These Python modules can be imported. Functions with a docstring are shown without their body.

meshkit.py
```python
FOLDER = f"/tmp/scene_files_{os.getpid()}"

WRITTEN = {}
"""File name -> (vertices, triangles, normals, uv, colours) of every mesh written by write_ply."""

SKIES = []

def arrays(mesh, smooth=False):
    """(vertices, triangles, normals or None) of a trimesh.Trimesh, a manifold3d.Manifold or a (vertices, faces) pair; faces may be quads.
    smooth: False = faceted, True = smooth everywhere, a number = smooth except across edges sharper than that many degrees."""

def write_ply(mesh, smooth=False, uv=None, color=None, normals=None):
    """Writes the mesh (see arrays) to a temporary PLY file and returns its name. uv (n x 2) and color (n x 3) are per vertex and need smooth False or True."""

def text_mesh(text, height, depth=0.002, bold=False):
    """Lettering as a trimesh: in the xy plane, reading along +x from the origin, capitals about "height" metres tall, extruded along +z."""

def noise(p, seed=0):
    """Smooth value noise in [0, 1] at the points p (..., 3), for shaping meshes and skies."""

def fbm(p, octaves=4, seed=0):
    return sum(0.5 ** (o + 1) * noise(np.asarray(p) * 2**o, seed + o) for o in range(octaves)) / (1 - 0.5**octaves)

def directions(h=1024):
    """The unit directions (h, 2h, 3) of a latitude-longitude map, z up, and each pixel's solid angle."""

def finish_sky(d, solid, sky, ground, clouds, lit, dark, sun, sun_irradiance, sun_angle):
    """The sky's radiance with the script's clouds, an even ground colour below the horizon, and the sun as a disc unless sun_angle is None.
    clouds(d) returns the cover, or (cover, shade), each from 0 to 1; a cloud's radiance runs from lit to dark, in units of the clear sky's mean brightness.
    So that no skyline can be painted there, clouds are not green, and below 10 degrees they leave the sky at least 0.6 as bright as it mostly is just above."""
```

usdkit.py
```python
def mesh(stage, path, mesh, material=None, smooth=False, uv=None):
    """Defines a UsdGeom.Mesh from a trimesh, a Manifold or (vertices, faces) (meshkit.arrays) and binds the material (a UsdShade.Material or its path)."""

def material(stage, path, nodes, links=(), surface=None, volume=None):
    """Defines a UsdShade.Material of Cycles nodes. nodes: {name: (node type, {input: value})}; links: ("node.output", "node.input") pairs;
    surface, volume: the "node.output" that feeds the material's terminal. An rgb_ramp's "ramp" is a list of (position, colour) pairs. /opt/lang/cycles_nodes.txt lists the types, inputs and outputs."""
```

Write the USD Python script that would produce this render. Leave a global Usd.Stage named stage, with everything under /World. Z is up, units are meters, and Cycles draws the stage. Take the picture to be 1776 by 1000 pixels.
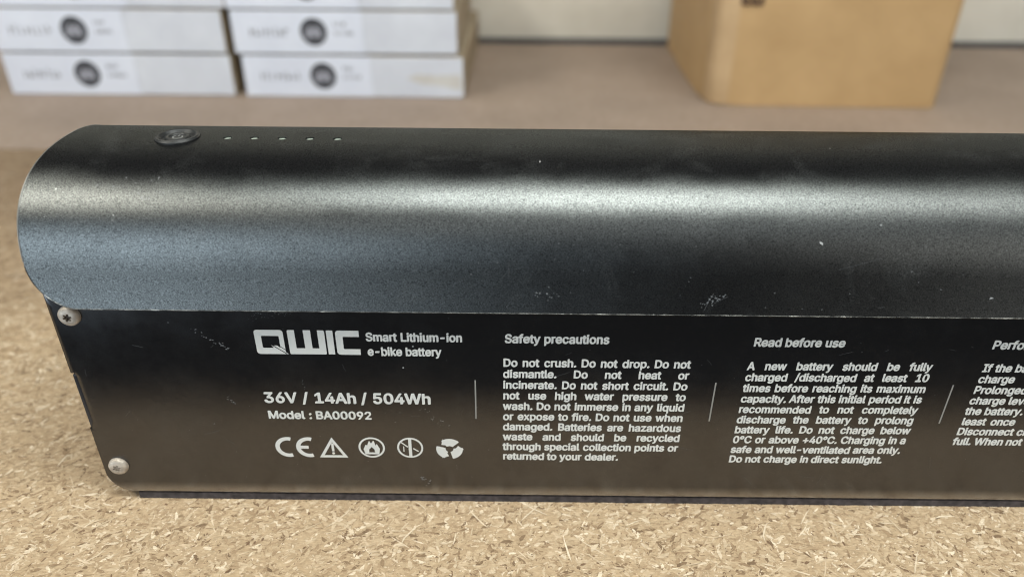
import math, random
import numpy as np, trimesh, usdkit, meshkit
from shapely.geometry import Polygon, Point, LineString, box as sbox
from shapely import affinity
from shapely.ops import unary_union
from pxr import Usd, UsdGeom, UsdLux, UsdShade, Sdf, Gf, Vt

stage = Usd.Stage.CreateInMemory()
UsdGeom.SetStageUpAxis(stage, UsdGeom.Tokens.z); UsdGeom.SetStageMetersPerUnit(stage, 1.0)
stage.SetDefaultPrim(UsdGeom.Xform.Define(stage, '/World').GetPrim()); UsdGeom.Scope.Define(stage, '/World/Looks')
rng = np.random.default_rng(11); random.seed(11)
MM = 0.001

# ------------------------------------------------------------------ camera
cam = UsdGeom.Camera.Define(stage, '/World/camera')
R = np.array([[0.99994874, -0.00269564, -0.00976017], [0.00720342, 0.86679869, 0.4986062], [0.00711604, -0.49865094, 0.86677367]])   # columns: right, forward, up
C = (0.0, -0.13213245, 0.13622472)
mat = Gf.Matrix4d(1)
for i, ax in enumerate((R[:, 0], R[:, 2], -R[:, 1])):
    mat.SetRow(i, Gf.Vec4d(*map(float, ax), 0))
mat.SetRow(3, Gf.Vec4d(*C, 1))
cam.AddTransformOp().Set(mat)
cam.CreateHorizontalApertureAttr(36.0); cam.CreateVerticalApertureAttr(20.25); cam.CreateFocalLengthAttr(36.0 * 1300 / 1776)
cam.CreateClippingRangeAttr(Gf.Vec2f(0.01, 50)); cam.CreateFocusDistanceAttr(0.165); cam.CreateFStopAttr(9.2)
cam.CreateExposureAttr(0.0)

# ------------------------------------------------------------------ lamps: daylight through the workshop's openings behind the photographer
def rect_light(name, pos, target, w, h, strength, color):
    l = UsdLux.RectLight.Define(stage, '/World/' + name)
    z = np.array(pos, float) - np.array(target, float); z /= np.linalg.norm(z)
    x = np.cross([0, 0, 1], z); x /= np.linalg.norm(x); y = np.cross(z, x)
    m = Gf.Matrix4d(1)
    for i, a in enumerate((x, y, z)): m.SetRow(i, Gf.Vec4d(*map(float, a), 0))
    m.SetRow(3, Gf.Vec4d(*pos, 1)); l.AddTransformOp().Set(m)
    l.CreateWidthAttr(w); l.CreateHeightAttr(h); l.CreateIntensityAttr(strength); l.CreateColorAttr(Gf.Vec3f(*color))
    return l
rect_light('ceiling_light', (0.10, -0.13, 0.72), (0.10, 0.0, 0.0), 0.52, 0.16, 19.0, (0.96, 1.0, 0.95))
rect_light('ceiling_light_001', (-0.62, -0.13, 0.72), (-0.45, 0.0, 0.0), 0.45, 0.15, 23.0, (1.0, 0.97, 0.86))
rect_light('ceiling_light_002', (0.75, -0.13, 0.72), (0.6, 0.0, 0.0), 0.45, 0.15, 13.0, (0.97, 1.0, 0.96))
rect_light('doorway_light', (-1.15, -1.5, 0.04), (0, 0.0, 0.05), 1.6, 1.3, 3.3, (0.74, 0.88, 1.0))
rect_light('far_doorway_light', (1.5, -1.3, 0.2), (0, 0.0, 0.05), 0.7, 0.9, 2.6, (1.0, 0.98, 0.92))
rect_light('high_window_light', (0.1, -1.5, 1.25), (0, 0.0, 0.05), 2.4, 0.9, 1.0, (0.95, 1.0, 1.0))
dome = UsdLux.DomeLight.Define(stage, '/World/room_ambience')
dm = usdkit.material(stage, '/World/Looks/ambience', {'b': ('background_shader', {'color': (1.0, 0.97, 0.92), 'strength': 0.04})}, surface='b.background')
UsdShade.MaterialBindingAPI.Apply(dome.GetPrim()).Bind(dm)

# ------------------------------------------------------------------ helpers
used = {}
def numbered(parent, name):
    k = used.get((parent, name), 0); used[(parent, name)] = k + 1
    return name if k == 0 else f'{name}_{k:03d}'
def path_of(parent, name):
    p = '/World' if parent is None else str(parent.GetPath())
    return p + '/' + numbered(p, name)
def tag(prim, **kw):
    for k, v in kw.items(): prim.SetCustomDataByKey(k, v)
    return prim
def obj(name, mesh, m, parent=None, smooth=False, **kw):
    return tag(usdkit.mesh(stage, path_of(parent, name), mesh, M[m], smooth=smooth).GetPrim(), **kw)
def thing(name, loc, rz=0, **kw):
    x = UsdGeom.Xform.Define(stage, path_of(None, name)); x.AddTranslateOp().Set(Gf.Vec3d(*loc))
    if rz: x.AddRotateZOp().Set(rz)
    return tag(x.GetPrim(), **kw)
def cat(ms): return trimesh.util.concatenate(ms)
def bx(x0, x1, y0, y1, z0, z1):
    b = trimesh.creation.box((x1 - x0, y1 - y0, z1 - z0)); b.apply_translation(((x0 + x1) / 2, (y0 + y1) / 2, (z0 + z1) / 2)); return b
import manifold3d as mf
def rounded_box(x0, x1, y0, y1, z0, z1, r, seg=12):
    s = mf.Manifold.sphere(r, seg)
    return mf.Manifold.batch_hull([s.translate((x, y, z)) for x in (x0 + r, x1 - r) for y in (y0 + r, y1 - r) for z in (z0 + r, z1 - r)])
def polys(g): return [p for p in getattr(g, 'geoms', [g]) if isinstance(p, Polygon) and p.area > 0]
def extrude_xz(g, y_front, depth):
    """A shape drawn in (x, z), facing -y: from y_front backwards by depth."""
    ms = []
    for p in polys(g):
        m = trimesh.creation.extrude_polygon(p, depth, engine='earcut')      # x, y(=z), extrude +z
        v = m.vertices.copy(); m.vertices = np.c_[v[:, 0], y_front + depth - v[:, 2], v[:, 1]]
        ms.append(m)                                                           # (x, z, -y): a rotation, so the winding holds
    return cat(ms)
def strip_line(pts, w): return LineString(pts).buffer(w / 2, cap_style='flat', join_style='mitre')

# ------------------------------------------------------------------ materials
M = {}
def mk(name, nodes, links=(), surface='p.BSDF'): M[name] = usdkit.material(stage, '/World/Looks/' + name, nodes, links, surface=surface)
def plain(name, color, rough=0.5, metallic=0.0, **kw): mk(name, {'p': ('principled_bsdf', {'base_color': color, 'roughness': rough, 'metallic': metallic, **kw})})

def board(name, tones, dark, fine_scale=900, bumpd=0.00025):
    mk(name, {'g': ('geometry', {}),
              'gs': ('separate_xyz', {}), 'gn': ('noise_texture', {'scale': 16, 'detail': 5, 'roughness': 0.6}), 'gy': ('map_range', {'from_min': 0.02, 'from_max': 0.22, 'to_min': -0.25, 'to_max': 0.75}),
              'ga': ('math', {'math_type': 'add'}), 'gm': ('map_range', {'from_min': 0.35, 'from_max': 1.05, 'to_min': 0.0, 'to_max': 1.0, 'clamp': True}), 'gd': ('mix_color', {'blend_type': 'multiply', 'b': (0.60, 0.57, 0.56) if name == 'fresh_chipboard' else (1, 1, 1)}),  # darker towards the rear: light falloff painted into the board, with patchy dirt
              'map': ('mapping', {'scale': (0.45, 1.0, 1.0), 'rotation': (0, 0, 0.4)}),
              'map2': ('mapping', {'scale': (1.0, 0.4, 1.0), 'rotation': (0, 0, -0.5)}),
              'n1': ('noise_texture', {'scale': fine_scale, 'detail': 4, 'roughness': 0.62, 'distortion': 0.8}),
              'n2': ('noise_texture', {'scale': fine_scale * 0.62, 'detail': 3, 'roughness': 0.6, 'distortion': 1.2}),
              'n3': ('noise_texture', {'scale': 14, 'detail': 4, 'roughness': 0.6}),
              'n4': ('noise_texture', {'scale': 420, 'detail': 3, 'roughness': 0.6, 'distortion': 0.6}),
              'avg': ('mix_float', {'fac': 0.5}),
              'r': ('rgb_ramp', {'ramp': [(0.28, tones[0]), (0.42, tones[1]), (0.52, tones[2]), (0.62, tones[3]), (0.78, tones[4])]}),
              'r3': ('rgb_ramp', {'ramp': [(0.3, (0.86, 0.84, 0.82)), (0.7, (1.08, 1.06, 1.04))]}),
              'r4': ('rgb_ramp', {'ramp': [(0.26, dark), (0.36, (1, 1, 1))]}),
              'mu': ('mix_color', {'blend_type': 'multiply', 'fac': 1.0, 'use_clamp': False}),
              'mu2': ('mix_color', {'blend_type': 'multiply', 'fac': 1.0, 'use_clamp': False}),
              'b': ('bump', {'strength': 0.7, 'distance': bumpd}),
              'p': ('principled_bsdf', {'roughness': 0.62, 'specular_ior_level': 0.3})},
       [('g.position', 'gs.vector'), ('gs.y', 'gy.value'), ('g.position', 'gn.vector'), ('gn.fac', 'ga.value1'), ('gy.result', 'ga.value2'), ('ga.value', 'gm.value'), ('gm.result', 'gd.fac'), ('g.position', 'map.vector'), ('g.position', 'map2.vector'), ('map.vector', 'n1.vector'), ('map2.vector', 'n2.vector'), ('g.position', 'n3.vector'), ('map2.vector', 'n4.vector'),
        ('n1.fac', 'avg.a'), ('n2.fac', 'avg.b'), ('avg.result', 'r.fac'), ('n3.fac', 'r3.fac'), ('n4.fac', 'r4.fac'), ('r.color', 'mu.a'), ('r3.color', 'mu.b'),
        ('mu.result', 'mu2.a'), ('r4.color', 'mu2.b'), ('mu2.result', 'gd.a'), ('gd.result', 'p.base_color'), ('avg.result', 'b.height'), ('b.normal', 'p.normal')])
board('fresh_chipboard', [(0.27, 0.185, 0.11), (0.38, 0.275, 0.175), (0.48, 0.36, 0.235), (0.56, 0.44, 0.295), (0.66, 0.55, 0.41)], (0.5, 0.43, 0.36))
board('dusty_chipboard', [(0.21, 0.155, 0.12), (0.28, 0.215, 0.17), (0.325, 0.255, 0.21), (0.37, 0.295, 0.245), (0.43, 0.36, 0.31)], (0.75, 0.7, 0.65))
mk('wood_flake', {'g': ('geometry', {}), 'gs': ('separate_xyz', {}), 'gn': ('noise_texture', {'scale': 16, 'detail': 5, 'roughness': 0.6}), 'gy': ('map_range', {'from_min': 0.02, 'from_max': 0.22, 'to_min': -0.25, 'to_max': 0.75}),
              'ga': ('math', {'math_type': 'add'}), 'gm': ('map_range', {'from_min': 0.35, 'from_max': 1.05, 'to_min': 0.0, 'to_max': 1.0, 'clamp': True}), 'gd': ('mix_color', {'blend_type': 'multiply', 'b': (0.60, 0.57, 0.56)}), 'at': ('attribute', {'attribute': 'tone'}),  # flakes carry the same painted light falloff and dirt towards the rear
                  'r': ('rgb_ramp', {'ramp': [(0, (0.19, 0.125, 0.075)), (0.09, (0.33, 0.23, 0.14)), (0.25, (0.44, 0.322, 0.203)), (0.7, (0.495, 0.373, 0.243)), (0.9, (0.57, 0.45, 0.315)), (1, (0.74, 0.63, 0.485))]}),
                  'map': ('mapping', {'scale': (0.3, 1, 1), 'rotation': (0, 0, 0.3)}),
                  'n': ('noise_texture', {'scale': 2600, 'detail': 2}),
                  'rn': ('rgb_ramp', {'ramp': [(0.3, (0.82, 0.8, 0.77)), (0.7, (1.06, 1.05, 1.04))]}),
                  'mu': ('mix_color', {'blend_type': 'multiply', 'fac': 1.0, 'use_clamp': False}),
                  'p': ('principled_bsdf', {'roughness': 0.6, 'specular_ior_level': 0.3})},
   [('g.position', 'gs.vector'), ('gs.y', 'gy.value'), ('g.position', 'gn.vector'), ('gn.fac', 'ga.value1'), ('gy.result', 'ga.value2'), ('ga.value', 'gm.value'), ('gm.result', 'gd.fac'), ('at.fac', 'r.fac'), ('g.position', 'map.vector'), ('map.vector', 'n.vector'), ('n.fac', 'rn.fac'), ('r.color', 'mu.a'), ('rn.color', 'mu.b'), ('mu.result', 'gd.a'), ('gd.result', 'p.base_color')])
plain('bark_fleck', (0.17, 0.10, 0.055), 0.7)

def anodised(name, base, rough, grain_scale, grain, bump_d, rub=0.0, film=0.05, dust_col=(0.42, 0.43, 0.42), dust=True, spec_lo=0.75, spec_hi=1.3):
    """Bead-blasted black anodised aluminium: fine grain, rubbed patches and a little dust."""
    mk(name, {'g': ('geometry', {}),
              'n': ('noise_texture', {'scale': grain_scale, 'detail': 1.0, 'roughness': 0.6}),
              'big': ('noise_texture', {'scale': 38, 'detail': 5, 'roughness': 0.65}),
              'gr': ('map_range', {'from_min': 0.3, 'from_max': 0.7, 'to_min': spec_lo, 'to_max': spec_hi}),
              'base': ('mix_color', {'blend_type': 'multiply', 'fac': 1.0, 'a': base, 'use_clamp': False}),
              'vo': ('voronoi_texture', {'scale': 420, 'randomness': 1.0}),
              'vs': ('separate_color', {}),
              'pick': ('math', {'math_type': 'greater_than', 'value2': 0.93}),
              'near': ('math', {'math_type': 'less_than', 'value2': 0.085}),
              'spk': ('math', {'math_type': 'multiply'}),
              'patch': ('map_range', {'from_min': 0.5, 'from_max': 0.62, 'to_min': 0.0, 'to_max': 1.0, 'clamp': True}),
              'spk2': ('math', {'math_type': 'multiply'}),
              'f1': ('noise_texture', {'scale': 70, 'detail': 6, 'roughness': 0.72, 'distortion': 0.6}), 'f2': ('map_range', {'from_min': 0.52, 'from_max': 0.78, 'to_min': 0.0, 'to_max': film, 'clamp': True}),
              'f3': ('map_range', {'from_min': 0.38, 'from_max': 0.62, 'to_min': 0.2, 'to_max': 1.6}), 'f4': ('math', {'math_type': 'multiply'}), 'f5': ('math', {'math_type': 'maximum', 'use_clamp': True}),
              'rr': ('map_range', {'from_min': 0.3, 'from_max': 0.7, 'to_min': rough - 0.04, 'to_max': rough + 0.05}),
              'b': ('bump', {'strength': grain, 'distance': bump_d}),
              'ps': ('separate_xyz', {}), 'rz': ('map_range', {'from_min': 0.0022, 'from_max': 0.0062, 'to_min': 1.0 + rub, 'to_max': 1.0, 'clamp': True, 'range_type': 'smoothstep'}),
              'rb': ('mix_color', {'blend_type': 'multiply', 'fac': 1.0, 'use_clamp': False}), 'gl': ('glossy_bsdf', {'distribution': 'beckmann'}), 'df': ('diffuse_bsdf', {'color': dust_col}), 'dk': ('diffuse_bsdf', {'color': (0.006, 0.006, 0.0065)}),
              'ad': ('add_closure', {}), 'p': ('mix_closure', {})},
       [('g.position', 'n.vector'), ('g.position', 'big.vector'), ('g.position', 'vo.vector'), ('n.fac', 'gr.value'), ('gr.result', 'base.b'),
        ('vo.color', 'vs.color'), ('vs.r', 'pick.value1'), ('vo.distance', 'near.value1'), ('pick.value', 'spk.value1'), ('near.value', 'spk.value2'),
        ('big.fac', 'patch.value'), ('spk.value', 'spk2.value1'), ('patch.result', 'spk2.value2'),
        ('g.position', 'f1.vector'), ('f1.fac', 'f2.value'), ('n.fac', 'f3.value'), ('f2.result', 'f4.value1'), ('f3.result', 'f4.value2'), ('spk2.value', 'f5.value1'), ('f4.value', 'f5.value2'), ('f5.value', 'p.fac'), ('g.position', 'ps.vector'), ('ps.z', 'rz.value'), ('base.result', 'rb.a'), ('rz.result', 'rb.b'), ('rb.result', 'gl.color'), ('big.fac', 'rr.value'), ('rr.result', 'gl.roughness'), ('n.fac', 'b.height'), ('b.normal', 'gl.normal'),
        ('gl.BSDF', 'ad.closure1'), ('dk.BSDF', 'ad.closure2'), ('ad.closure', 'p.closure1'), ('df.BSDF', 'p.closure2')], surface='p.closure')
anodised('shell_black', (0.112, 0.117, 0.115), 0.40, 4600, 0.30, 0.00005, spec_lo=0.4, spec_hi=1.65)
anodised('panel_black', (0.110, 0.109, 0.112), 0.26, 3500, 0.12, 0.00004, rub=2.3, film=0.015, spec_lo=0.9, spec_hi=1.1)
mk('worn_edge', {'g': ('geometry', {}), 'n': ('noise_texture', {'scale': 260, 'detail': 5, 'roughness': 0.7}),
                 'r': ('rgb_ramp', {'ramp': [(0.44, (0.06, 0.06, 0.06)), (0.58, (0.22, 0.22, 0.21)), (0.72, (0.7, 0.7, 0.67))]}),
                 'p': ('principled_bsdf', {'metallic': 1.0, 'roughness': 0.38})},
   [('g.position', 'n.vector'), ('n.fac', 'r.fac'), ('r.color', 'p.base_color')])
plain('bare_rim', (0.30, 0.295, 0.28), 0.45, 0.8)
plain('white_ink', (0.66, 0.655, 0.62), 0.55)
plain('divider_ink', (0.27, 0.26, 0.24), 0.55)
plain('scuff', (0.15, 0.155, 0.16), 0.6)
plain('faint_scuff', (0.055, 0.056, 0.058), 0.5)
plain('bright_nick', (0.48, 0.48, 0.47), 0.45)
mk('screw_steel', {'g': ('geometry', {}), 'n': ('noise_texture', {'scale': 900, 'detail': 3}), 'r': ('rgb_ramp', {'ramp': [(0.3, (0.36, 0.305, 0.25)), (0.7, (0.56, 0.50, 0.43))]}),
                   'p': ('principled_bsdf', {'metallic': 0.4, 'roughness': 0.55})}, [('g.position', 'n.vector'), ('n.fac', 'r.fac'), ('r.color', 'p.base_color')])
plain('pale_recess', (0.27, 0.225, 0.18), 0.7)
plain('screw_recess', (0.05, 0.035, 0.025), 0.7)
plain('black_plastic', (0.012, 0.012, 0.014), 0.35)
plain('end_plastic', (0.02, 0.021, 0.026), 0.25)
plain('button_rubber', (0.016, 0.017, 0.018), 0.45)
plain('button_symbol', (0.2, 0.205, 0.2), 0.5)
mk('light_pipe', {'p': ('principled_bsdf', {'base_color': (0.27, 0.31, 0.27), 'roughness': 0.5, 'subsurface_weight': 0.0})})
mk('foot_foam', {'g': ('geometry', {}), 'n': ('noise_texture', {'scale': 700, 'detail': 4}), 'r': ('rgb_ramp', {'ramp': [(0.3, (0.028, 0.024, 0.026)), (0.7, (0.09, 0.078, 0.083))]}),
                 'p': ('principled_bsdf', {'roughness': 0.8})}, [('g.position', 'n.vector'), ('n.fac', 'r.fac'), ('r.color', 'p.base_color')])
def paper(name, c0, c1, scale=30, rough=0.6):
    mk(name, {'g': ('geometry', {}), 'n': ('noise_texture', {'scale': scale, 'detail': 5, 'roughness': 0.6}), 'r': ('rgb_ramp', {'ramp': [(0.32, c0), (0.68, c1)]}),
              'p': ('principled_bsdf', {'roughness': rough, 'specular_ior_level': 0.3})}, [('g.position', 'n.vector'), ('n.fac', 'r.fac'), ('r.color', 'p.base_color')])
paper('white_carton', (0.53, 0.54, 0.60), (0.605, 0.62, 0.675))
paper('white_label', (0.595, 0.615, 0.70), (0.665, 0.685, 0.765))
paper('torn_kraft', (0.47, 0.44, 0.41), (0.58, 0.56, 0.54), 60)
paper('kraft_edge', (0.30, 0.24, 0.165), (0.38, 0.31, 0.22))
paper('brown_card', (0.41, 0.262, 0.125), (0.52, 0.345, 0.175), 18)
paper('brown_worn', (0.45, 0.305, 0.17), (0.53, 0.37, 0.215), 40)
plain('brown_print', (0.10, 0.055, 0.03), 0.6)
plain('grey_ink', (0.27, 0.27, 0.31), 0.6)
plain('dark_ink', (0.035, 0.035, 0.042), 0.5)
plain('mid_ink', (0.26, 0.26, 0.28), 0.6)
paper('wall_paint', (0.57, 0.525, 0.45), (0.78, 0.735, 0.655), 9, 0.7)
plain('gap_shade_grey', (0.07, 0.07, 0.075), 0.6)
plain('dark_gap', (0.03, 0.03, 0.035), 0.8)

# ------------------------------------------------------------------ setting: work bench of two chipboard sheets, wall behind it
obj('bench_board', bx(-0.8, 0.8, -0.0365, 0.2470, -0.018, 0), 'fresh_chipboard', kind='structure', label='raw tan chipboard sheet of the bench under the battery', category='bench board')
front = stage.GetPrimAtPath('/World/bench_board')
obj('rear_board', bx(-0.8, 0.9, 0.2484, 0.5165, -0.018, 0.0), 'dusty_chipboard', kind='structure', label='greyer dusty chipboard sheet of the bench under the cartons', category='bench board')
obj('wall', bx(-0.9, 1.0, 0.531, 0.56, -0.25, 0.34), 'wall_paint', kind='structure', label='cream painted wall behind the bench', category='wall')

wall_p = stage.GetPrimAtPath('/World/wall')
obj('gap_shade_strip', bx(-0.9, 1.0, 0.5275, 0.531, -0.05, 0.0022), 'gap_shade_grey', wall_p)  # dark strip standing in for the shade in the gap behind the bench

def flakes(n, xr, yr, lmin, lmax, seed, z0=0.00002, thin=1.0, k=2.6):
    r = np.random.default_rng(seed); V = []; F = []
    keep = 0
    for _ in range(n):
        x, y = r.uniform(*xr), r.uniform(*yr)
        L = lmin + (lmax - lmin) * r.random() ** k; w = (min(L * r.uniform(0.12, 0.42), 0.0008) + 0.00009) * thin
        a = r.normal(0.25, 0.75) if r.random() < 0.6 else r.uniform(0, math.pi)
        c, s = math.cos(a), math.sin(a); bend = r.normal(0, 0.12) * L; tx, ty = r.normal(0, 0.05), r.normal(0, 0.09)
        p = np.array([(-L / 2, 0), (-L * 0.22, -w / 2 + bend * .5), (L * 0.25, -w / 2 * r.uniform(.6, 1.1) + bend * .5), (L / 2, 0), (L * 0.2, w / 2 + bend * .5), (-L * 0.25, w / 2 * r.uniform(.6, 1.1) + bend * .5)])
        p += r.normal(0, 0.07 * w, p.shape)
        q = np.c_[x + p[:, 0] * c - p[:, 1] * s, y + p[:, 0] * s + p[:, 1] * c]
        z = z0 + r.random() * 0.00006 + np.clip(np.abs(p[:, 0] * tx + p[:, 1] * ty), 0, 0.0001)
        kk = len(V) * 6
        V.append(np.c_[q, z]); F += [(kk, kk + 1, kk + 5), (kk + 1, kk + 2, kk + 5), (kk + 2, kk + 4, kk + 5), (kk + 2, kk + 3, kk + 4)]
    return trimesh.Trimesh(np.vstack(V), np.array(F), process=False)
FL = cat([flakes(62000, (-0.135, 0.14), (-0.036, 0.004), 0.0003, 0.0034, 3), flakes(46000, (-0.2, -0.086), (-0.036, 0.10), 0.0004, 0.0040, 4), flakes(40000, (-0.30, -0.09), (0.02, 0.2465), 0.0008, 0.0050, 7), flakes(170, (-0.135, 0.14), (-0.036, 0.002), 0.003, 0.009, 8, 0.0001, 0.42, 1.6), flakes(120, (-0.2, -0.09), (-0.036, 0.08), 0.003, 0.009, 9, 0.0001, 0.45, 1.6)])
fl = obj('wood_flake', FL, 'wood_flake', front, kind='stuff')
tone = np.random.default_rng(21).random(len(FL.vertices) // 6); tone[-290:] = 0.82 + 0.18 * tone[-290:]; tone = np.repeat(tone, 6).astype(np.float32)
UsdGeom.PrimvarsAPI(fl).CreatePrimvar('tone', Sdf.ValueTypeNames.FloatArray, 'vertex').Set(Vt.FloatArray.FromNumpy(tone))
obj('bark_fleck', cat([flakes(760, (-0.135, 0.14), (-0.034, 0.002), 0.0003, 0.0016, 5, 0.00009), flakes(420, (-0.215, -0.09), (-0.03, 0.10), 0.0003, 0.0018, 6, 0.00009)]),
    'bark_fleck', front, kind='stuff')

# ------------------------------------------------------------------ the battery
bat = thing('bike_battery', (0, 0, 0), label='long black e-bike battery with rounded top and white printed side panel', category='battery')
X0, X1, YC, YB = -97.25, 285.0, 24.0, 48.0
def mmesh(m): m = m.copy() if isinstance(m, trimesh.Trimesh) else m; m.apply_scale(MM); return m
def from_manifold(m):
    a = m.to_mesh(); return trimesh.Trimesh(a.vert_properties[:, :3], a.tri_verts, process=False)
# shell: superelliptic channel, open below, its lower corners rounded
def shell_profile(off=0.0):
    a, b, n, zc = 25.55 - off, 19.25 - off, 2.45, 64.0
    th = np.linspace(0, math.pi, 97)
    pts = [(YC - a * np.sign(math.cos(t)) * abs(math.cos(t)) ** (2 / n), zc + b * math.sin(t) ** (2 / n)) for t in th]
    return [(y + (lean(z) if y > YC else -lean(z)), z) for y, z in pts]
def lean(z): return 0.0033 * max(74 - z, 0) ** 2 - 0.16
low_z = [55.75, 57, 58.5, 60, 61.5, 63]
out = [(-1.55 - lean(q), q) for q in low_z] + shell_profile() + [(2 * YC + 1.55 + lean(q), q) for q in low_z[::-1]]
inn = [(0.3 - lean(55.75), 55.75)] + shell_profile(1.75) + [(2 * YC - 0.3 + lean(55.75), 55.75)]
prof = Polygon(out + inn[::-1]).buffer(0)
pm = trimesh.creation.extrude_polygon(prof, X1 - X0, engine='earcut')          # (y, z, x)
v = pm.vertices; pm.vertices = np.c_[v[:, 2] + X0, v[:, 0], v[:, 1]]
def end_shape(x0, x1, z0, z1, rx, rz, n=16):
    c = []
    for k in range(n + 1):
        t = math.pi / 2 * k / n; c.append((x0 + rx * (1 - math.cos(math.pi / 2 - t)) , z0 + rz * (1 - math.sin(math.pi / 2 - t)) if False else z0 + rz * (1 - math.cos(t))))
    pts = [(x0 + rx * (1 - math.sin(math.pi / 2 * k / n)), z0 + rz * (1 - math.cos(math.pi / 2 * k / n))) for k in range(n + 1)]   # from (x0+rx, z0) to (x0, z0+rz)
    pts += [(x0, z1), (x1, z1)] + [(x0 + x1 - px, pz) for px, pz in pts[::-1]]
    return Polygon(pts)
ES = end_shape(X0, X1, 55.75, 90, 9.0, 9.5)
cutter = extrude_xz(ES, -6, 60)
A = mf.Manifold(mf.Mesh(np.asarray(pm.vertices, np.float32), np.asarray(pm.faces, np.uint32))); B = mf.Manifold(mf.Mesh(np.asarray(cutter.vertices, np.float32), np.asarray(cutter.faces, np.uint32)))
shell = from_manifold(A ^ B)
if shell.is_empty or len(shell.faces) < 50: raise RuntimeError('shell boolean failed')
# recesses for the lights and the button
S = A ^ B
for xx in (-62.2, -56.4, -50.4, -44.4, -38.4): S = S - mf.Manifold.cylinder(6, 0.95, 0.95, 24).translate((xx, YC, 80))
S = S - mf.Manifold.cylinder(6, 4.7, 4.7, 48).translate((-73, YC, 80))
shell_p = obj('shell', mmesh(from_manifold(S)), 'shell_black', bat, smooth=28)
# worn bare edges: chamfer along the lower edge and the cut end
def tube(path, r, seg=6):
    path = np.asarray(path, float); V = []; F = []
    for i in range(len(path)):
        t = path[min(i + 1, len(path) - 1)] - path[max(i - 1, 0)]; t /= np.linalg.norm(t)
        u = np.cross(t, [0.31, 0.2, 0.93]); u /= np.linalg.norm(u); w = np.cross(t, u)
        for k in range(seg):
            a = 2 * math.pi * k / seg; V.append(path[i] + r * (math.cos(a) * u + math.sin(a) * w))
    for i in range(len(path) - 1):
        for k in range(seg):
            a, b = i * seg + k, i * seg + (k + 1) % seg; F += [(a, b, b + seg), (a, b + seg, a + seg)]
    return trimesh.Trimesh(np.array(V), np.array(F), process=False)
yl = lambda z: -1.55 - lean(z)
low = [(X0 + 9.0 * (1 - math.sin(t)), yl(55.75 + 9.5 * (1 - math.cos(t))) + 0.02, 55.75 + 9.5 * (1 - math.cos(t))) for t in np.linspace(math.pi / 2, 0, 15)]
low += [(x, yl(55.75) + 0.02, 55.75) for x in np.linspace(X0 + 12, X1 - 10, 60)]
obj('edge_trim', mmesh(tube(low, 0.11)), 'worn_edge', bat, smooth=True, label='worn bare lower edge of the shell')
endp = [(X0 + 0.03, y, z) for y, z in shell_profile()[2:-2]]
obj('edge_trim', mmesh(tube(endp, 0.13)), 'bare_rim', bat, smooth=True, label='worn bare rim at the cut end of the shell')
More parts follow.
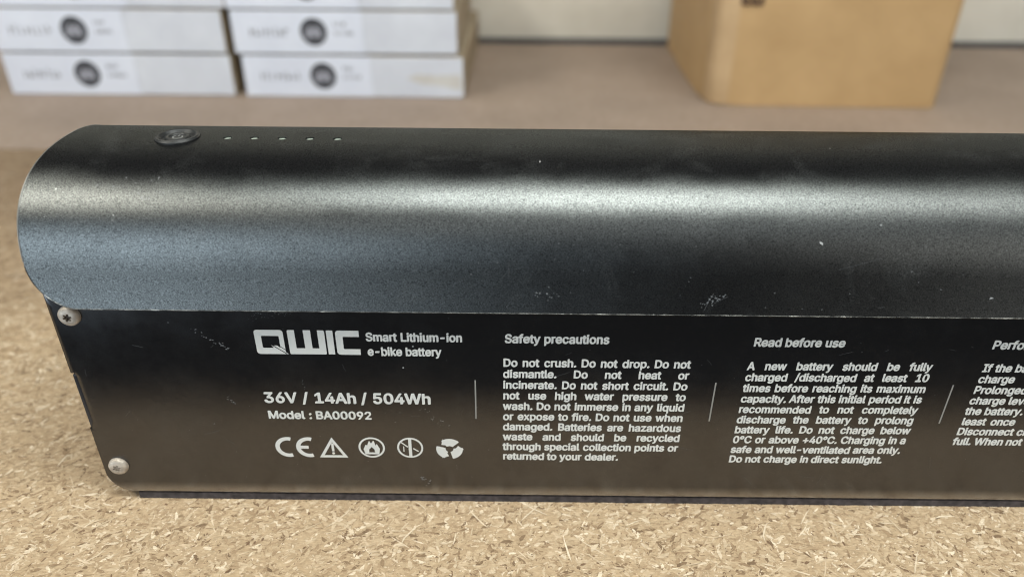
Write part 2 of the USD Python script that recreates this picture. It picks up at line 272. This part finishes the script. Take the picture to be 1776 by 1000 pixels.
# core body between the side panels, end cap, foot strip
core = rounded_box(X0 + 1.6, X1 - 1.6, 1.3, 2 * YC - 1.3, 1.9, 66.0, 1.0)
core_clip = mf.Manifold.cube((X1 - X0 - 4, 2 * YC - 3.2, 63)).translate((X0 + 2, 1.6, 1.9))
obj('body', mmesh(from_manifold((core ^ core_clip))), 'black_plastic', bat, smooth=30)
def end_block(x0, x1):
    return from_manifold(rounded_box(x0, x1, 1.62, 2 * YC - 1.62, 9, 54, 0.6))
obj('end_cap', mmesh(end_block(X0 + 0.25, X0 + 4)), 'end_plastic', bat, smooth=30)
obj('end_cap', mmesh(end_block(X1 - 4, X1 - 0.25)), 'end_plastic', bat, smooth=30)
obj('end_tab', mmesh(from_manifold(rounded_box(X0 + 0.3, X0 + 1.6, 0.5, 1.62, 22.2, 37.0, 0.3, 8))), 'end_plastic', bat, smooth=30)
foot = bx(X0 + 6.6, X1 - 6.6, 0.35, 2 * YC - 0.35, 0.06, 2.05)
obj('foot_strip', mmesh(foot), 'foot_foam', bat)
# side panels: sheet with rounded lower corners, a shallow notch in the left edge, and a soft lower edge
def panel_outline(notch=True):
    p = sbox(X0, 2.1, X1, 58.2)
    r = 6.2
    for cx, sx in ((X0, 1), (X1, -1)):
        corner = sbox(min(cx, cx + sx * r), 2.1, max(cx, cx + sx * r), 2.1 + r)
        p = p.difference(corner).union(corner.intersection(Point(cx + sx * r, 2.1 + r).buffer(r, 24)))
    if notch: p = p.difference(Polygon([(X0 - 1, 37.6), (X0 + 0.75, 37.5), (X0 + 1.0, 36.8), (X0 + 1.1, 24.0), (X0 + 0.3, 21.8), (X0 - 1, 21.8)]))
    return p
def panel(yf, yb, notch):
    """Front face at yf; the last 0.9 mm towards the outline rolls back in four steps."""
    g = panel_outline(notch); sgn = 1 if yb > yf else -1
    ms, V, F = [], [], []
    steps = [(0.0, 0.9), (0.05, 0.55), (0.16, 0.28), (0.42, 0.06), (0.9, 0.0)]
    return g, steps
def rolled_panel(yf, sgn, depth=1.6, notch=True):
    g = panel_outline(notch)
    M_ = None
    for (d0, i0) in ((0.0, 0.95), (0.06, 0.6), (0.18, 0.32), (0.40, 0.11), (0.70, 0.0)):
        e = extrude_xz(g.buffer(-i0, join_style='round') if i0 else g, 0, depth - d0)
        e.vertices[:, 1] = yf + sgn * (d0 + e.vertices[:, 1] * 1.0)
        if sgn < 0: e.invert()
        m = mf.Manifold(mf.Mesh(np.asarray(e.vertices, np.float32), np.asarray(e.faces, np.uint32)))
        M_ = m if M_ is None else M_ + m
    return from_manifold(M_)
# the roll itself: lofted strips are smoother than steps, so the front rim is built as a loft around the outline
def lofted_panel(yf, sgn, depth=1.6, notch=True):
    g = panel_outline(notch); ring0 = np.array(g.exterior.segmentize(4.0).coords)[:-1]
    if not g.exterior.is_ccw: ring0 = ring0[::-1]
    n = len(ring0); t = np.roll(ring0, -1, 0) - np.roll(ring0, 1, 0); t /= np.linalg.norm(t, axis=1)[:, None]; inward = np.c_[-t[:, 1], t[:, 0]]
    prof_ = [(0.0, depth), (0.0, 0.9)] + [(1.5 * (1 - math.cos(a)), 0.9 * (1 - math.sin(a))) for a in np.linspace(0.2, math.pi / 2, 8)]
    V = np.vstack([np.c_[ring0[:, 0] + inward[:, 0] * i, np.full(n, yf + sgn * d), ring0[:, 1] + inward[:, 1] * i] for i, d in prof_]); F = []
    for k in range(len(prof_) - 1):
        for j in range(n):
            a, b = k * n + j, k * n + (j + 1) % n
            F += [(a, b, b + n), (a, b + n, a + n)]
    last = (len(prof_) - 1) * n
    cap_v, cap_f = trimesh.creation.triangulate_polygon(Polygon(V[last:, [0, 2]]), engine='earcut')
    k0 = len(V); V = np.vstack([V, np.c_[cap_v[:, 0], np.full(len(cap_v), yf), cap_v[:, 1]]])
    F += [tuple(int(q) + k0 for q in f) for f in cap_f]
    m = trimesh.Trimesh(V, np.array(F), process=False); m.merge_vertices(digits_vertex=5); m.fix_normals(); return m
side = obj('side_panel', mmesh(lofted_panel(0.0, 1)), 'panel_black', bat, smooth=25, label='front side panel printed with white text')
obj('side_panel', mmesh(lofted_panel(2 * YC, -1, notch=False)), 'panel_black', bat, smooth=25)

# ---- print on the side panel
INK = 0.03
glyphs = {}
def word_mesh(word, bold=True):
    if (word, bold) not in glyphs:
        glyphs[(word, bold)] = meshkit.text_mesh(word, 1.0, 0.02, bold)
    return glyphs[(word, bold)].copy()
def adv(word, bold=True): return word_mesh(word, bold).bounds[1][0] + 0.04
SP = 0.36
def put(m, x, z, cap, sx=1.0):
    v = m.vertices; m.vertices = np.c_[x + v[:, 0] * cap * sx, 0.012 - v[:, 2] / 0.02 * INK - 0.0, z + v[:, 1] * cap]
    return m
def text_line(words, x0, x1, z, cap, name, bold=True, mat='white_ink', sx=None, dz=0.0):
    """Words from x0 to x1 along the panel: justified when sx is given, else stretched to fit."""
    ws = words.split(); w = [adv(a, bold) for a in ws]
    if sx is None:
        gap = SP; sx = (x1 - x0) / (cap * (sum(w) + gap * (len(ws) - 1)))
    else:
        gap = SP if x1 is None else ((x1 - x0) / (cap * sx) - sum(w)) / max(len(ws) - 1, 1)
    ms, x = [], x0
    for a, k in zip(ws, w):
        for q, (ox, oz) in enumerate(((0, 0), (0.035, 0.02), (-0.02, -0.025)) if bold else ((0, 0), (0.04, 0.0))):
            m = put(word_mesh(a, bold), x + ox * cap, z + dz * (x - x0) + oz * cap, cap, sx); m.vertices[:, 1] -= 0.003 * q; ms.append(m)
        x += (k + gap) * cap * sx
    return obj(name, mmesh(cat(ms)), mat, side)
text_line('Smart Lithium-ion', -31.4, -10.9, 47.05, 2.05, 'print_line')
text_line('e-bike battery', -31.3, -15.4, 43.35, 2.05, 'print_line')
text_line('36V / 14Ah / 504Wh', -55.6, -18.3, 30.3, 2.75, 'print_line')
text_line('Model : BA00092', -55.4, -31.9, 25.75, 2.1, 'print_line')
text_line('Safety precautions', -1.95, 20.3, 46.95, 2.1, 'heading')
text_line('Read before use', 50.8, 70.25, 46.7, 2.05, 'heading')
text_line('Performance', 101.3, 117.5, 46.6, 2.05, 'heading')
one = ['Do not crush. Do not drop. Do not', 'dismantle. Do not heat or', 'incinerate. Do not short circuit. Do', 'not use high water pressure to', 'wash. Do not immerse in any liquid', 'or expose to fire. Do not use when', 'damaged. Batteries are hazardous', 'waste and should be recycled', 'through special collection points or', 'returned to your dealer.']
two = ['A new battery should be fully', 'charged /discharged at least 10', 'times before reaching its maximum', 'capacity. After this initial period it is', 'recommended to not completely', 'discharge the battery to prolong', 'battery life. Do not charge below', '0°C or above +40°C. Charging in a', 'safe and well-ventilated area only.', 'Do not charge in direct sunlight.']
three = ['If the battery', 'charge', 'Prolonged', 'charge level', 'the battery.', 'least once', 'Disconnect charger', 'full. When not used']
def natural(ws, cap): return cap * (sum(adv(a) for a in ws.split()) + SP * (len(ws.split()) - 1))
CAP = 1.98
SX = 40.3 / max(natural(t, CAP) for t in one)
SX2 = 40.0 / max(natural(t, CAP) for t in two)
for i, t in enumerate(one):
    text_line(t, -2.3, 38.3 if i < 9 else None, 40.8 - 2.955 * i, CAP, 'print_line', sx=SX if i < 9 else SX * 1.0)
for i, t in enumerate(two):
    text_line(t, 50.45, [90.3, 90.4, 90.5, 90.5, 90.4, 90.2, 90.4, 90.1, 89.7, 86.2][i], 40.55 - 2.945 * i, CAP, 'print_line', sx=SX2, dz=0.006)
ends3 = [None] * 8
for i, t in enumerate(three):
    ws = t.split()
    if i == 5: text_line(t, 101.15, 113.2, 40.6 - 2.94 * i, CAP, 'print_line', sx=SX2)
    else: text_line(t, 101.15 - 0.04 * i, None, 40.65 - 2.94 * i, CAP, 'print_line', sx=SX2 * 1.02)
for x in (-8.3, 44.35, 96.2): obj('divider_line', mmesh(extrude_xz(sbox(x - 0.16, 26.2, x + 0.16, 37.0), -0.018, 0.03)), 'divider_ink', side)
# logo
def rr(x0, z0, x1, z1, r): return sbox(x0 + r, z0 + r, x1 - r, z1 - r).buffer(r, 6)
zt, zb = 49.6, 43.45
Q = rr(-54.9, zb, -48.75, zt, 0.7).difference(rr(-53.5, zb + 1.6, -49.75, zt - 1.5, 0.25))
Q = Q.union(Polygon([(-51.6, zb + 2.2), (-50.4, zb + 2.2), (-48.2, zb), (-49.9, zb)])).difference(strip_line([(-51.5, zb + 2.35), (-48.55, zb + 0.05)], 0.22)).difference(strip_line([(-50.2, zb + 2.3), (-47.9, zb + 0.4)], 0.18))
W = rr(-47.85, zb, -39.98, zt, 0.35)
for a, b in ((-46.3, -44.45), (-42.9, -41.45)): W = W.difference(sbox(a, zb + 1.55, b, zt + 1))
I = rr(-39.6, zb + 0.05, -38.2, zt, 0.12)
Cc = rr(-37.7, zb, -31.5, zt, 0.75).difference(rr(-36.2, zb + 1.45, -29, zt - 1.55, 0.25)).difference(sbox(-32.7, zb - 1, -30, zt + 1))
for L in (Q, W, I, Cc): obj('logo_letter', mmesh(extrude_xz(L, -0.018, 0.03)), 'white_ink', side)
# approval and warning marks
def ring(x, z, ro, ri): return Point(x, z).buffer(ro, 32).difference(Point(x, z).buffer(ri, 32))
def arc(x, z, r, w, a0, a1): return LineString([(x + r * math.cos(a), z + r * math.sin(a)) for a in np.radians(np.linspace(a0, a1, 40))]).buffer(w / 2, cap_style='flat')
ce = unary_union([arc(-52.0, 17.25, 2.5, 1.0, 72, 288)])
ce2 = unary_union([arc(-47.2, 17.25, 2.5, 1.0, 72, 288), sbox(-49.4, 16.8, -47.3, 17.7)])
obj('approval_mark', mmesh(extrude_xz(unary_union([ce, ce2]), -0.018, 0.03)), 'white_ink', side)
T = Polygon([(-45.1, 14.15), (-38.3, 14.15), (-41.7, 20.4)]); tri = T.buffer(-0.05).difference(T.buffer(-0.72))
tri = tri.union(sbox(-41.98, 16.1, -41.42, 18.5)).union(Point(-41.7, 15.5).buffer(0.34))
obj('warning_mark', mmesh(extrude_xz(tri, -0.018, 0.03)), 'white_ink', side)
cx, cz = -32.65, 17.35
flame = Polygon([(cx - 1.5, cz - 1.9), (cx + 1.5, cz - 1.9), (cx + 1.75, cz - 0.4), (cx + 1.2, cz + 0.9), (cx + 0.9, cz + 0.2), (cx + 0.5, cz + 1.9), (cx - 0.1, cz + 0.9), (cx - 0.45, cz + 1.8), (cx - 1.0, cz + 0.3), (cx - 1.3, cz + 0.7), (cx - 1.8, cz - 0.5)]).buffer(0.12)
flame = flame.difference(Polygon([(cx - 0.7, cz - 1.5), (cx + 0.7, cz - 1.5), (cx + 0.6, cz - 0.6), (cx, cz + 0.2), (cx - 0.65, cz - 0.6)]))
obj('fire_mark', mmesh(extrude_xz(unary_union([ring(cx, cz, 3.05, 2.6), flame]), -0.018, 0.03)), 'white_ink', side)
cx, cz = -23.72, 17.4
obj('no_disposal_mark', mmesh(extrude_xz(unary_union([ring(cx, cz, 3.02, 2.58), sbox(cx - 0.36, cz - 2.7, cx + 0.36, cz + 2.7), strip_line([(cx - 2.0, cz + 1.6), (cx - 0.5, cz + 0.2)], 0.3), strip_line([(cx + 0.7, cz - 0.2), (cx + 1.9, cz - 1.1)], 0.3), strip_line([(cx - 1.5, cz + 0.4), (cx - 1.5, cz - 1.2)], 0.22)]), -0.018, 0.03)), 'white_ink', side)
cx, cz = -14.6, 17.25
lobes3 = []
for q in (90, 210, 330):
    body = arc(0, 0, 2.0, 2.2, q - 47, q + 38).buffer(-0.2).buffer(0.2)
    head = affinity.rotate(Polygon([(1.0, -0.5), (3.3, -0.5), (2.1, 0.75)]), q + 36, origin=(0, 0))
    lobes3 += [body.union(head)]
rec = unary_union([lobes3[k].difference(lobes3[k - 2].buffer(0.2)) for k in range(3)])
rec = affinity.translate(affinity.scale(rec, 1.0, 0.98, origin=(0, 0)), cx, cz - 0.1)
obj('recycling_mark', mmesh(extrude_xz(rec, -0.018, 0.03)), 'white_ink', side)

# ---- wear marks: thin flecks lying on the metal
def fleck(r, size, n=7):
    a = np.sort(r.uniform(0, 2 * math.pi, n)); rad = size * r.uniform(0.35, 1.0, n); return Polygon([(q * math.cos(t) * 1.3, q * math.sin(t)) for q, t in zip(rad, a)]).buffer(0)
def flecks(spots, seed, y_of):
    r = np.random.default_rng(seed); ms = []
    for x, z, s in spots:
        f = fleck(r, s)
        if f.is_empty or not polys(f): continue
        e = extrude_xz(f, 0, 0.02); e.vertices += (x, 0, z)
        e.vertices[:, 1] += [y_of(q) - 0.02 for q in e.vertices[:, 2]]; ms.append(e)
    return cat(ms)
def trail(p, q, n, spread, s, r): return [(*(np.array(p) + (np.array(q) - p) * t + r.normal(0, spread, 2)), s * r.uniform(0.3, 1.2)) for t in np.sort(r.random(n))]
r9 = np.random.default_rng(9)
def shell_y(z):
    if z < 64: return yl(z)
    return -lean(z) + YC - 25.55 * max(1 - min((z - 64) / 19.25, 1) ** 2.45, 0) ** (1 / 2.45)
sp = trail((-67.5, 49.5), (-61.0, 44.5), 34, 0.35, 0.22, r9) + trail((-64.0, 31.5), (-61.4, 29.5), 12, 0.3, 0.2, r9) + [(-72.5, 51.2, 0.22), (-68, 24, 0.2)]
sp += trail((-21, 29.5), (-15.0, 23.5), 22, 0.5, 0.16, r9) + trail((-22, 8.0), (-19.0, 6.6), 12, 0.5, 0.3, r9) + trail((-46.2, 36.5), (-46.0, 33.8), 9, 0.1, 0.12, r9) + trail((-25.3, 35.6), (-24.4, 33.4), 8, 0.1, 0.14, r9)
sp += trail((-55, 53.2), (-45.5, 54.3), 60, 0.55, 0.13, r9)
sp += [(r9.uniform(-90, 120), r9.uniform(5, 54), r9.uniform(0.06, 0.14)) for _ in range(60)]
obj('scuff_mark', mmesh(flecks(sp, 1, lambda z: 0.0)), 'scuff', side, kind='stuff')
ss = [(r9.uniform(-92, 125), r9.uniform(57, 79), r9.uniform(0.06, 0.17)) for _ in range(150)]
ss += trail((-84, 78.8), (-70, 79.6), 24, 0.5, 0.2, r9) + trail((-40, 79.0), (-8, 80.0), 40, 0.7, 0.12, r9) + trail((-20, 74), (20, 66), 40, 2.0, 0.10, r9)
ss += trail((4.0, 59.5), (9.0, 60.5), 16, 0.5, 0.22, r9) + trail((38.0, 58.0), (42.0, 60.2), 26, 0.45, 0.26, r9) + trail((-74, 77.6), (-68, 78.6), 14, 0.35, 0.25, r9) + trail((-61.5, 73.0), (-60.6, 71.6), 9, 0.1, 0.16, r9)
obj('scuff_mark', mmesh(flecks(ss, 2, shell_y)), 'scuff', shell_p, kind='stuff')
for k, q in enumerate([(60.0, 71.3, 0.5), (95.8, 60.2, 0.45), (5.0, 82.3, 0.13), (-92.0, 74.6, 0.16), (-78.5, 75.0, 0.2)]):
    obj('paint_nick', mmesh(flecks([q], 5 + k, shell_y)), 'bright_nick', shell_p)
def scratches(lst, y_of):
    ms = []
    for x0, z0, x1, z1, wd in lst:
        n = 7; pts = [(x0 + (x1 - x0) * t + 0.06 * math.sin(7 * t + x0), z0 + (z1 - z0) * t) for t in np.linspace(0, 1, n)]
        e = extrude_xz(LineString(pts).segmentize(0.4).buffer(wd / 2, 2), 0, 0.015); e.vertices[:, 1] += [y_of(q) - 0.015 for q in e.vertices[:, 2]]; ms.append(e)
    return cat(ms)
r12 = np.random.default_rng(12); sc = []
for _ in range(30):
    x, z, a, L = r12.uniform(-92, 125), r12.uniform(57.5, 76), r12.normal(0.6, 1.0), r12.uniform(0.6, 5.0)
    z1 = min(max(z + L * math.sin(a), 57), 78); sc.append((x, z, x + L * math.cos(a), z1, r12.uniform(0.03, 0.08)))
sc += [(-34.2, 72, -33.9, 60, 0.10), (-52.5, 70, -52.1, 64, 0.07), (64, 66, 72, 68.5, 0.08), (38.5, 56.8, 40, 60.5, 0.12), (40.5, 58.5, 43, 60, 0.10)]
obj('fine_scratch', mmesh(scratches(sc, shell_y)), 'faint_scuff', shell_p, kind='stuff')
pc = []
for _ in range(40):
    x, z, a, L = r12.uniform(-94, 125), r12.uniform(6, 54), r12.normal(-0.9, 0.8), r12.uniform(0.5, 4.0)
    pc.append((x, z, x + L * math.cos(a), min(max(z + L * math.sin(a), 4), 55), r12.uniform(0.03, 0.07)))
obj('fine_scratch', mmesh(scratches(pc, lambda z: 0.0)), 'faint_scuff', side, kind='stuff')

# ---- screws
def lathe(pts, n=40):
    m = trimesh.creation.revolve(np.array(pts), sections=n); return m
def screw(x, z, pale):
    h = lathe([(0, 1.22), (1.3, 1.2), (1.85, 1.05), (2.18, 0.7), (2.28, 0.25), (2.28, 0.0), (0, 0.0)])
    hm = mf.Manifold(mf.Mesh(np.asarray(h.vertices, np.float32), np.asarray(h.faces, np.uint32)))
    lobes = unary_union([Point(0, 0).buffer(0.62)] + [Point(0.72 * math.cos(a), 0.72 * math.sin(a)).buffer(0.27) for a in np.arange(6) * math.pi / 3 + 0.2])
    cut = trimesh.creation.extrude_polygon(polys(lobes)[0], 2.0, engine='earcut'); cut.apply_translation((0, 0, 0.55 if not pale else 0.85))
    hm = hm - mf.Manifold(mf.Mesh(np.asarray(cut.vertices, np.float32), np.asarray(cut.faces, np.uint32)))
    def place(m):
        v = m.vertices.copy(); m.vertices = np.c_[x + v[:, 0], -v[:, 2], z + v[:, 1]]; return m
    s = obj('screw', mmesh(place(from_manifold(hm))), 'screw_steel', bat, smooth=35)
    bed = trimesh.creation.extrude_polygon(polys(lobes.buffer(-0.02))[0], 0.04, engine='earcut'); bed.apply_translation((0, 0, (0.552 if not pale else 0.852)))
    obj('recess', mmesh(place(bed)), 'screw_recess' if not pale else 'pale_recess', s)
for x in (-92.6, X1 - 4.7): screw(x, 52.75, False); screw(x - 0.35 if x < 0 else x, 11.05, True)

# ---- power button and charge lights on the top
TOP = 83.25
btn = obj('power_button', mmesh(cat([lathe([(0, 0.3), (1.7, 0.3), (1.9, 0.55), (2.4, 0.55), (2.7, 0.1), (3.4, 0.1), (3.9, 0.75), (4.3, 0.8), (4.62, 0.4), (4.65, -1.6), (0, -1.6)], 64)]).apply_translation((-73, YC, TOP - 0.25))), 'button_rubber', bat, smooth=30)
sym = unary_union([arc(0, 0, 1.0, 0.3, -230, 50), sbox(-0.15, 0.3, 0.15, 1.4)])
sm = cat([trimesh.creation.extrude_polygon(p, 0.05, engine='earcut') for p in polys(sym)]); sm.apply_translation((-73, YC, TOP + 0.03))
obj('power_symbol', mmesh(sm), 'button_symbol', btn)
for xx in (-62.2, -56.4, -50.4, -44.4, -38.4):
    led = lathe([(0, 0.0), (0.45, -0.03), (0.75, -0.12), (0.9, -0.3), (0.9, -1.4), (0, -1.4)], 28); led.apply_translation((xx, YC, TOP - 0.12))
    obj('charge_light', mmesh(led), 'light_pipe', bat, smooth=35)

# ------------------------------------------------------------------ white cartons behind, two stacks of flat boxes
H = 26.2
def carton(x, y, z, w, split, depth, label, torn=False, top=False):
    t = thing('parts_carton', (x * MM, y * MM, z * MM), ((x * 13 + z * 7) % 5 - 2) * 0.28, label=label, category='carton', group='flat white cartons stacked against the wall')
    h = H - 0.5
    obj('body', mmesh(from_manifold(rounded_box(0, w, 0.4, depth, 0, h, 0.8, 10))), 'kraft_edge', t, smooth=35)
    fp = from_manifold(rounded_box(split - 3, w - 0.5, 0.0, 0.9, 0.2, h - 0.25, 0.35, 8)); obj('front_flap', mmesh(fp), 'white_carton', t, smooth=35)
    lb = obj('label_sleeve', mmesh(from_manifold(rounded_box(-0.4, split, -0.55, 0.7, 0.1, h + 0.05, 0.4, 8))), 'white_label', t, smooth=35)
    yf = -0.55 - 0.03
    lx, lz = 0.62 * split, 13.4
    obj('emblem', mmesh(extrude_xz(Point(lx, lz).buffer(8.3, 32), yf, 0.05)), 'dark_ink', lb)
    em = Polygon([(-5, -3.6), (-4.6, 0.2), (-2.6, 3.2), (-0.4, 1.2), (1.8, 3.4), (4.2, 0.6), (4.8, -3.2), (2.6, -3.4), (2.2, -0.6), (0.8, -3.2), (-1.2, -3.2), (-2.0, -0.4), (-2.8, -3.4)]).buffer(0.3)
    obj('emblem_figure', mmesh(extrude_xz(affinity.translate(em, lx, lz), yf - 0.03, 0.05)), 'grey_ink', lb)
    r = np.random.default_rng(int(abs(x) * 7 + z)); ms = []
    cx_ = split * 0.13
    for k in range(8):
        w_ = r.uniform(1.6, 3.0); ms.append(sbox(cx_, 10.2, cx_ + 0.9, 10.2 + r.uniform(4.5, 6.5))); ms.append(sbox(cx_, 10.2 + r.uniform(0, 4), cx_ + w_, 11.2 + r.uniform(0, 4))); cx_ += w_ + 0.9
    obj('faded_print', mmesh(extrude_xz(unary_union(ms), yf, 0.05)), 'grey_ink', lb)
    ms = []
    for row, n in ((16.6, 3), (11.2, 5)):
        cx_ = split * 0.78
        for k in range(n):
            w_ = r.uniform(1.4, 2.2); ms.append(sbox(cx_, row, cx_ + 0.7, row + 3.0)); ms.append(sbox(cx_, row + r.uniform(0, 2), cx_ + w_, row + 0.7 + r.uniform(0, 2))); cx_ += w_ + 0.6
    obj('faded_print', mmesh(extrude_xz(unary_union(ms), yf, 0.05)), 'grey_ink', lb)
    if torn:
        f = Polygon([(split + 22, 12.5), (split + 30, 15.0), (split + 42, 14.2), (w - 2, 15), (w - 1.5, 5), (split + 44, 7.5), (split + 30, 9)])
        obj('torn_patch', mmesh(extrude_xz(f, -0.02, 0.05)), 'torn_kraft', t)
    return t
D = 168
carton(-326.5, 351.8, 0.3, 144.6, 83.0, D, 'white carton at the bottom of the left stack')
carton(-327.3, 351.4, 27.4, 144.6, 83.2, D, 'white carton second from the bottom in the left stack')
carton(-321.0, 352.6, 54.2, 141.5, 81.0, D, 'white carton cut off by the top edge on the left stack')
carton(-174.0, 352.0, 0.3, 140.6, 81.5, D, 'white carton with a torn brown patch under the right stack', torn=True)
carton(-176.8, 351.6, 27.4, 140.0, 81.2, D, 'white carton second from the bottom in the right stack')
carton(-178.5, 352.2, 54.2, 140.0, 81.0, D, 'white carton cut off by the top edge on the right stack')

# ------------------------------------------------------------------ brown box
bb = thing('brown_box', (0.1200, 0.3405, 0.0), -1.6, label='plain brown cardboard box standing against the wall on the right', category='cardboard box')
w, d, h = 146.0, 172.0, 175.0
def soft_prism(g, z0, z1):
    m = trimesh.creation.extrude_polygon(polys(g)[0], z1 - z0, engine='earcut'); m.apply_translation((0, 0, z0)); return m
outer = sbox(0, 0, w, d).buffer(-7).buffer(7, 10); inner = outer.buffer(-3)
walls = soft_prism(outer.difference(inner), 0.4, h)
def crush(g):
    global nz, bottom_crush, left_crush
    nz = meshkit.noise(g.vertices / 34.0, 3) - 0.5
    bottom_crush = np.clip(1 - g.vertices[:, 2] / 22, 0, 1)
    left_crush = np.clip(1 - g.vertices[:, 0] / 26, 0, 1) * np.clip(1 - g.vertices[:, 1] / 30, 0, 1)
    g.vertices[:, 1] += 2.0 * nz + 3.2 * left_crush * bottom_crush; g.vertices[:, 0] += 1.4 * nz + 4.0 * left_crush * (0.35 + 0.65 * bottom_crush)
    return g
g = crush(walls.subdivide_to_size(14))
wc = outer.buffer(0.35, 10).difference(outer.buffer(-1.0)).intersection(sbox(-2, -2, 13, 13))
wc = crush(soft_prism(wc, 1.0, h - 2).subdivide_to_size(8))
obj('worn_corner', mmesh(wc), 'brown_worn', bb, smooth=40)
obj('walls', mmesh(g), 'brown_card', bb, smooth=40)
obj('bottom', mmesh(soft_prism(inner, 0.5, 3.5)), 'brown_card', bb)
for n_, (x0, x1, y0, y1, dz) in enumerate(((3, w - 3, 3, d / 2 - 0.6, 0), (3, w - 3, d / 2 + 0.6, d - 3, 0))):
    obj('top_flap', mmesh(bx(x0, x1, y0, y1, h - 3.4, h - 0.4)), 'brown_card', bb)
pr = unary_union([Polygon([(13.5, 61.2), (17.5, 60.3), (19.0, 62.5), (20.5, 60.6), (26.5, 60.9), (27.5, 72), (13, 72)])]).difference(sbox(17.2, 63.8, 19.2, 70)).difference(sbox(22.5, 63.2, 24.2, 70))
obj('printed_mark', mmesh(extrude_xz(pr, -1.3, 0.6)), 'brown_print', bb)
